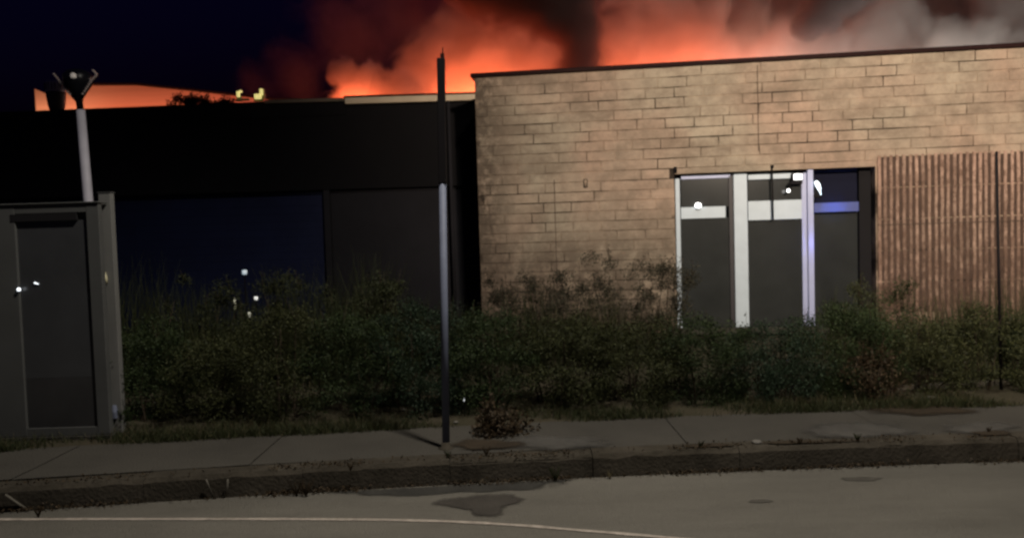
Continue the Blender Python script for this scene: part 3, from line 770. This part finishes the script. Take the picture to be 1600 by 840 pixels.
M_SIL = leaf_mat('silhouette_leaf', (.003, .003, .002), (.008, .008, .005))  # leaves blackened so the roof scrub shows as a backlit silhouette
M_TWIG = mat('twig_bark', (.055, .040, .026), .9, var=.4, noise_scale=20)
M_GRASS = leaf_mat('grass_blade', (.016, .022, .008), (.045, .050, .018))
M_STRAW = leaf_mat('straw_blade', (.06, .05, .028), (.12, .10, .055))

def leaf_cloud(centers, size, asp=.5, drop=0.):
    n = len(centers); s = size * (.6 + .8 * RNG.random(n))[:, None]
    d = RNG.normal(size=(n, 3)); d[:, 2] += .3; d /= np.linalg.norm(d, axis=1)[:, None]
    r = RNG.normal(size=(n, 3)); r -= d * (r * d).sum(1)[:, None]; r /= np.linalg.norm(r, axis=1)[:, None]
    nn = np.cross(d, r)
    v = np.stack([centers, centers + d * s * .5 + r * s * asp * .5 + nn * s * .08, centers + d * s, centers + d * s * .5 - r * s * asp * .5 + nn * s * .08], 1).reshape(-1, 3)
    return v
def quads(name, v, material, parent):
    n = len(v) // 4; me = bpy.data.meshes.new(name)
    me.vertices.add(len(v)); me.vertices.foreach_set('co', v.astype(np.float32).ravel())
    me.loops.add(n * 4); me.loops.foreach_set('vertex_index', np.arange(n * 4, dtype=np.int32))
    me.polygons.add(n); me.polygons.foreach_set('loop_start', np.arange(0, n * 4, 4, dtype=np.int32)); me.polygons.foreach_set('loop_total', np.full(n, 4, np.int32))
    me.update(calc_edges=True); me.materials.append(material)
    o = bpy.data.objects.new(name, me); COL.objects.link(o)
    if parent: o.parent = parent
    return o
def shrub(x, y, wx, wy, h, label, material=M_LEAF, nleaf=17000, leaf=.020, group='hedge shrubs along the footpath', name='shrub', clumps=80, low=.03, sprigs=24):
    e = empty(name, (x, y, KH - .01), label, 'shrub', group)
    cs = []
    for k in range(clumps):
        a = RNG.uniform(0, 2 * math.pi); rr = math.sqrt(RNG.random()) ; z = RNG.uniform(low, 1)
        prof = (1 - max(0, z - .62) ** 1.6 * 1.9) * (.80 + .2 * min(1, z / .3))
        cs.append((math.cos(a) * rr * wx * .5 * prof, math.sin(a) * rr * wy * .5 * prof, z * h * RNG.uniform(.86, 1.0), RNG.uniform(.07, .14)))
    cs = np.array(cs); idx = RNG.integers(0, clumps, nleaf)
    d = RNG.normal(size=(nleaf, 3)); d /= np.linalg.norm(d, axis=1)[:, None]
    rad = cs[idx, 3] * RNG.random(nleaf) ** .45
    c = cs[idx, :3] + d * rad[:, None] * np.array([1.25, 1, .9])
    c[:, 2] = np.clip(c[:, 2], .01, None)
    extra = []
    tw = MB()
    for k in range(sprigs):
        q = cs[RNG.integers(0, clumps)]; top = np.array([q[0], q[1], max(q[2], h * .25)]); dr = np.array([RNG.normal() * .25, RNG.normal() * .25, 1.]); dr /= np.linalg.norm(dr)
        L = RNG.uniform(.08, .22); m_ = 14
        t = RNG.random(m_)[:, None]; extra.append(top + dr * L * t + RNG.normal(size=(m_, 3)) * .012)
        tw.tube([Vector(top), Vector(top + dr * L)], [.003, .0015], 3, False)
    for k in range(9):
        q = cs[RNG.integers(0, clumps)]; bx_ = q[0] * .5 + RNG.normal() * .05; by_ = q[1] * .5
        tw.tube([(bx_, by_, 0), (bx_ * .7 + q[0] * .3, by_ * .7 + q[1] * .3, q[2] * .5), (q[0], q[1], q[2])], [.010, .007, .003], 5, False)
    c = np.vstack([c] + extra)
    tag(quads('foliage', leaf_cloud(c, leaf), material, e), kind='stuff')
    tag(tw.build('stems', M_TWIG, e), kind='stuff')
    return e
# main hedge, left to right (x, half depth handled by shape)
def hy(x): return 6.25 + .045 * x
hed = [
 (-3.12, .70, .80, 'half-hidden hedge shrub pressed against the back of the grey pillar', M_LEAF),
 (-2.55, .75, .74, 'dark green hedge shrub just right of the grey pillar', M_LEAF),
 (-1.95, .80, .86, 'hedge shrub below the small light spots', M_LEAF),
 (-1.35, .80, .84, 'dark hedge shrub midway between pillar and centre post', M_LEAF),
 (-.80, .75, .90, 'hedge shrub immediately left of the centre post', M_LEAF),
 (-.22, .75, .84, 'hedge shrub immediately right of the centre post, behind dry weeds', M_LEAF),
 (.38, .80, .80, 'hedge shrub below the left end of the buff block wall', M_LEAF),
 (1.0, .80, .80, 'hedge shrub below the block wall left of the white door jamb', M_LEAF),
 (1.62, .80, .78, 'hedge shrub below the left glass door', M_LEAF),
 (2.22, .80, .77, 'hedge shrub below the second glass door and mullions', M_LEAF),
 (2.85, .80, .78, 'hedge shrub left of the brown clump, below the dark end bay', M_LEAF),
 (3.50, .85, .84, 'hedge shrub below the ribbed wall, right of the brown clump', M_LEAF),
 (4.15, .85, .86, 'hedge shrub around the foot of the tall thin pole', M_LEAF),
 (4.80, .85, .86, 'rightmost hedge shrub, cut by the picture edge', M_LEAF),
]
for kx_, (x, w_, h_, lab, mt) in enumerate(hed):
    mt = (M_LEAF, M_LEAFO, M_LEAFB, M_LEAFO, M_LEAF)[(kx_ * 3) % 5]; h_ += (.03, -.04, .05, -.02)[kx_ % 4]
    h_ -= 0 if x < 0 else .09 if x < 3.3 else .20
    shrub(x, hy(x) + .26, w_ * 1.12, .95, h_, lab, mt)
# looser taller growth behind the hedge
for (x, y, w_, h_, lab, mt) in [
 (-3.2, 7.9, 1.1, 1.15, 'loose olive weed bush behind the grey pillar', M_LEAF2),
 (-2.3, 8.0, 1.0, 1.22, 'loose olive weed bush before the navy door, by the light spots', M_LEAF2),
 (-1.35, 7.8, .9, 1.08, 'loose weed bush before the dark grey wall', M_LEAF2),
 (.35, 8.8, 1.0, 1.12, 'scrawny dull bush against the left foot of the block wall', M_LEAFD),
 (1.15, 8.6, 1.1, 1.22, 'scrawny peaked bush against the block wall by the door jamb', M_LEAFD),
 (-.05, 9.0, .9, 1.0, 'low dull bush at the dark left corner of the block wall', M_LEAFD),
 (1.75, 8.8, .8, 1.1, 'dull bush rising just left of the white door jamb', M_LEAFD),
 (3.9, 8.2, 1.1, .85, 'pale sprigged bush at the left foot of the ribbed wall', M_LEAF2)]:
    shrub(x, y, w_, .7, h_, lab, mt, nleaf=6000, leaf=.024, group='loose bushes behind the hedge', name='weed_bush', clumps=34, sprigs=60)
# dry clumps
shrub(-.12, 5.62, .55, .34, .13, 'rust-brown dry weed clump right of the post foot', M_DRY, 1500, .03, 'dry weed clumps', 'dry_clump', 16, .05, 20)
shrub(2.98, 6.28, .34, .30, .36, 'brown dying clump leaning out of the hedge on the right', M_DRY, 1100, .03, 'dry weed clumps', 'dry_clump', 16, .05, 20)

# tall seeding grass behind the left part of the hedge
def tall(n, x0, x1, y0, y1, lo, hi, wdt, mt, name, label):
    x = RNG.uniform(x0, x1, n); y = RNG.uniform(y0, y1, n); h = RNG.uniform(lo, hi, n) * (.75 + .25 * np.sin(x * 5) * np.cos(x * 2.3))
    a = RNG.uniform(0, math.pi, n); b = RNG.normal(size=(n, 2)) * (h * .13)[:, None]; cx_ = np.cos(a) * wdt; cy_ = np.sin(a) * wdt; z0 = np.full(n, KH)
    P = lambda fx, fy, fz, w_: (np.stack([x + fx - cx_ * w_, y + fy - cy_ * w_, z0 + fz], 1), np.stack([x + fx + cx_ * w_, y + fy + cy_ * w_, z0 + fz], 1))
    a0, a1 = P(0, 0, 0, 1); b0, b1 = P(b[:, 0] * .35, b[:, 1] * .35, h * .6, .8); c0, c1 = P(b[:, 0], b[:, 1], h, .15)
    v = np.concatenate([np.stack([a0, a1, b1, b0], 1), np.stack([b0, b1, c1, c0], 1)]).reshape(-1, 3)
    return tag(quads(name, v, mt, None), label, 'grass', kind='stuff')
tall(3200, -4.2, -.9, 7.4, 9.0, .55, 1.45, .0035, M_GRASS, 'tall_grass', 'tall dim grass standing behind the left part of the hedge')
tall(1500, -.9, 1.8, 7.9, 9.6, .4, 1.05, .0035, M_GRASS, 'tall_grass', 'tall grass between the hedge and the foot of the block wall')
tall(1500, 3.2, 6.5, 7.4, 8.8, .4, 1.0, .0035, M_GRASS, 'tall_grass', 'tall grass between the hedge and the ribbed wall')
# grass: one object of blades along the verge, in patches
def blades(n, fx, lo, hi, wdt, mt, name, label):
    pos = []
    while len(pos) < n:
        x = RNG.uniform(-7, 7); y = fx(x)
        if noise.noise(Vector((x * 1.1, y * 1.8, 2.0))) + RNG.uniform(-.25, .35) > .0: pos.append((x, y))
    pos = np.array(pos); h = RNG.uniform(lo, hi, n); a = RNG.uniform(0, math.pi, n)
    ln = RNG.normal(size=(n, 2)) * (h * .5)[:, None]
    dx_ = np.cos(a) * wdt; dy_ = np.sin(a) * wdt; z0 = np.full(n, KH - .004)
    v = np.stack([np.stack([pos[:, 0] - dx_, pos[:, 1] - dy_, z0], 1), np.stack([pos[:, 0] + dx_, pos[:, 1] + dy_, z0], 1),
                  np.stack([pos[:, 0] + ln[:, 0] + dx_ * .2, pos[:, 1] + ln[:, 1] + dy_ * .2, z0 + h], 1), np.stack([pos[:, 0] + ln[:, 0] - dx_ * .2, pos[:, 1] + ln[:, 1] - dy_ * .2, z0 + h], 1)], 1).reshape(-1, 3)
    return tag(quads(name, v, mt, None), label, 'grass', kind='stuff')
blades(26000, lambda x: back_y(x) - .04 + abs(RNG.normal()) * .22, .015, .07, .003, M_GRASS, 'verge_grass', 'short patchy olive grass between footpath and hedge')
blades(2500, lambda x: back_y(x) + RNG.uniform(-.06, .35), .03, .10, .0022, M_STRAW, 'dry_grass', 'sparse straw-coloured blades in the verge')
# weeds and litter in the gutter
pos = []
for x0_, x1_, n_ in [(-3.2, -2.3, 300), (-2.2, 3.8, 500), (-1.6, -1.0, 420), (-.45, .35, 380), (1.0, 1.6, 260), (1.7, 2.6, 300), (3.0, 3.9, 160)]:
    for k in range(n_): x = RNG.uniform(x0_, x1_); pos.append((x, KY(x) - abs(RNG.normal()) * .025 - .004, .006 + abs(RNG.normal()) * .012))
    for k in range(n_ // 2): x = RNG.uniform(x0_, x1_) ; pos.append((x, KY(x) + .02 + abs(RNG.normal()) * .05, KH + .006 + abs(RNG.normal()) * .004))
tag(quads('leaf_litter', leaf_cloud(np.array(pos), .017, .6), M_DRY, None), 'fallen leaves and debris lying along the kerb', 'leaf litter', kind='stuff')
def weed(px, py, z, h, n_, label, mt=M_STRAW):
    p = ground(px, py, z); e = empty('kerb_weed', p, label, 'weed', 'weeds growing at the kerb')
    v = []
    for k in range(n_):
        a = random.uniform(0, 2 * math.pi); l_ = random.uniform(.4, 1) * h; dx_ = math.cos(a) * l_ * .5; dy_ = math.sin(a) * l_ * .3
        v += [(-.0025, 0, 0), (.0025, 0, 0), (dx_ + .001, dy_, l_), (dx_ - .001, dy_, l_)]
    quads('blades', np.array(v), mt, e)
    return e
weed(478, 776, 0, .13, 46, 'brown weed tuft against the kerb, left of the damp gutter', M_DRY)
weed(463, 775, 0, .11, 36, 'smaller brown tuft left of the damp gutter', M_DRY)
weed(868, 752, 0, .10, 36, 'dark weed tuft at the kerb foot right of the tar patch', M_GRASS)
weed(953, 748, 0, .06, 26, 'pale little tuft at the kerb foot below the block wall', M_STRAW)
weed(60, 808, 0, .07, 30, 'low weed tuft crossing the white line at far left', M_DRY)
weed(1395, 608, KH, .16, 30, 'straw-coloured tuft at the start of the stone edging', M_STRAW)
weed(790, 640, KH, .16, 40, 'olive tuft before the hedge right of the post', M_GRASS)
weed(1000, 640, KH, .12, 40, 'olive tuft before the hedge in mid verge', M_GRASS)
for k_, (px_, py_, h_, lab_) in enumerate([(548, 735, .05, 'tiny weed on the kerb top left of the post'), (700, 716, .06, 'little dry tuft at the very foot of the centre post'), (760, 712, .07, 'low dry tuft on the kerb edge right of the post'),
        (1095, 700, .06, 'dark sprig lying on the kerb edge below the white mullion'), (1250, 694, .05, 'mossy tuft on the kerb edge below the dark bay'), (1340, 690, .06, 'mossy tuft on the kerb edge below the ribbed wall'), (1545, 676, .05, 'small tuft on the kerb edge at far right')]):
    weed(px_, py_, KH, h_, 40, lab_, (M_DRY, M_GRASS)[k_ % 2])
# loose wire loop and stick at the kerb
def twig(pxs, label, r=.005, name='twig'):
    ps = [ground(px, py, z) if Y is None else at(px, py, Y) for px, py, z, Y in pxs]
    e = empty(name, ps[0], label, 'stick' if name == 'twig' else 'wire')
    MB().tube([p_ - ps[0] for p_ in ps], [r] * len(ps), 6).build('strand', mat('pale_strand', (.12, .11, .09), .8, var=.3, noise_scale=30), e, smooth=True)
kx = lambda px, py: at(px, py, KY(ground(px, py, .07).x) - .02)
def twig2(pts_, label, name, r):
    ps = [kx(*q_) for q_ in pts_]; e = empty(name, ps[0], label, 'stick' if name == 'twig' else 'wire')
    MB().tube([p_ - ps[0] for p_ in ps], [r] * len(ps), 6).build('strand', mat('pale_strand', (.12, .11, .09), .8, var=.3, noise_scale=30), e, smooth=True)
twig2([(322, 748), (327, 762), (334, 778), (342, 780), (350, 776), (355, 762), (356, 748)], 'pale loop of wire hanging over the kerb face on the left', 'wire_loop', .006)
twig2([(8, 772), (28, 786), (52, 802)], 'pale stick leaning against the kerb at far left', 'twig', .008)
# stone edging on the right of the verge
ed = empty('stone_edging', ground(1400, 609, KH), 'low pale stone edging before the hedge at the right', 'edging')
p0 = ground(1402, 608, KH); p1 = ground(1780, 590, KH)
for k in range(5):
    a = p0.lerp(p1, k / 5); b = p0.lerp(p1, (k + .97) / 5); o_ = ed.location
    MB().add([(a.x - o_.x, a.y - o_.y, -.01), (b.x - o_.x, b.y - o_.y, -.01), (b.x - o_.x, b.y - o_.y + .07, -.01), (a.x - o_.x, a.y - o_.y + .07, -.01),
              (a.x - o_.x, a.y - o_.y, .035), (b.x - o_.x, b.y - o_.y, .035), (b.x - o_.x, b.y - o_.y + .07, .035), (a.x - o_.x, a.y - o_.y + .07, .035)],
             [(0, 1, 5, 4), (4, 5, 6, 7), (1, 2, 6, 5), (2, 3, 7, 6), (3, 0, 4, 7)]).build('edging_stone', mat('pale_edging', (.15, .135, .11), .9, var=.4, noise_scale=8, bump=.5), ed, bevel=.008)
# loose stones on the footpath
for (px, py, r_, lab) in [(1182, 692, .035, 'pale stone on the footpath below the second door'), (712, 660, .02, 'small stone beside the foot of the post'), (1455, 622, .03, 'pale flat stone in the verge before the edging'), (630, 640, .02, 'little stone at the hedge foot left of the post')]:
    p = ground(px, py, KH); g = bmesh.new(); bmesh.ops.create_icosphere(g, subdivisions=2, radius=r_)
    for v_ in g.verts: v_.co = v_.co * (1 + .25 * noise.noise(v_.co * 30 + Vector((px, 0, 0)))); v_.co.z *= .45
    me = bpy.data.meshes.new('loose_stone'); g.to_mesh(me); g.free(); me.materials.append(mat('stone', (.16, .15, .135), .9, var=.4, noise_scale=20))
    o = bpy.data.objects.new('loose_stone', me); COL.objects.link(o); o.location = p + Vector((0, 0, r_ * .25)); tag(o, lab, 'stone')
# silhouetted shrubs on the roof of the dark building
for (px, w_, h_, lab) in [(285, .34, .16, 'black silhouetted scrub on the roof edge against the orange glow'), (312, .24, .13, 'second black tuft on the roof edge, nearer the yellow lamps'), (352, .18, .09, 'small dark tuft on the roof just left of the yellow lamps')]:
    p = at(px, 168, 12.9)
    e = shrub(p.x, 12.9, w_ * 1.6, .3, h_ * 1.3, lab, M_SIL, 1500, .035, 'dark tufts on the roof', 'roof_scrub', 10, .1, 10)
    e.location.z = p.z - .03
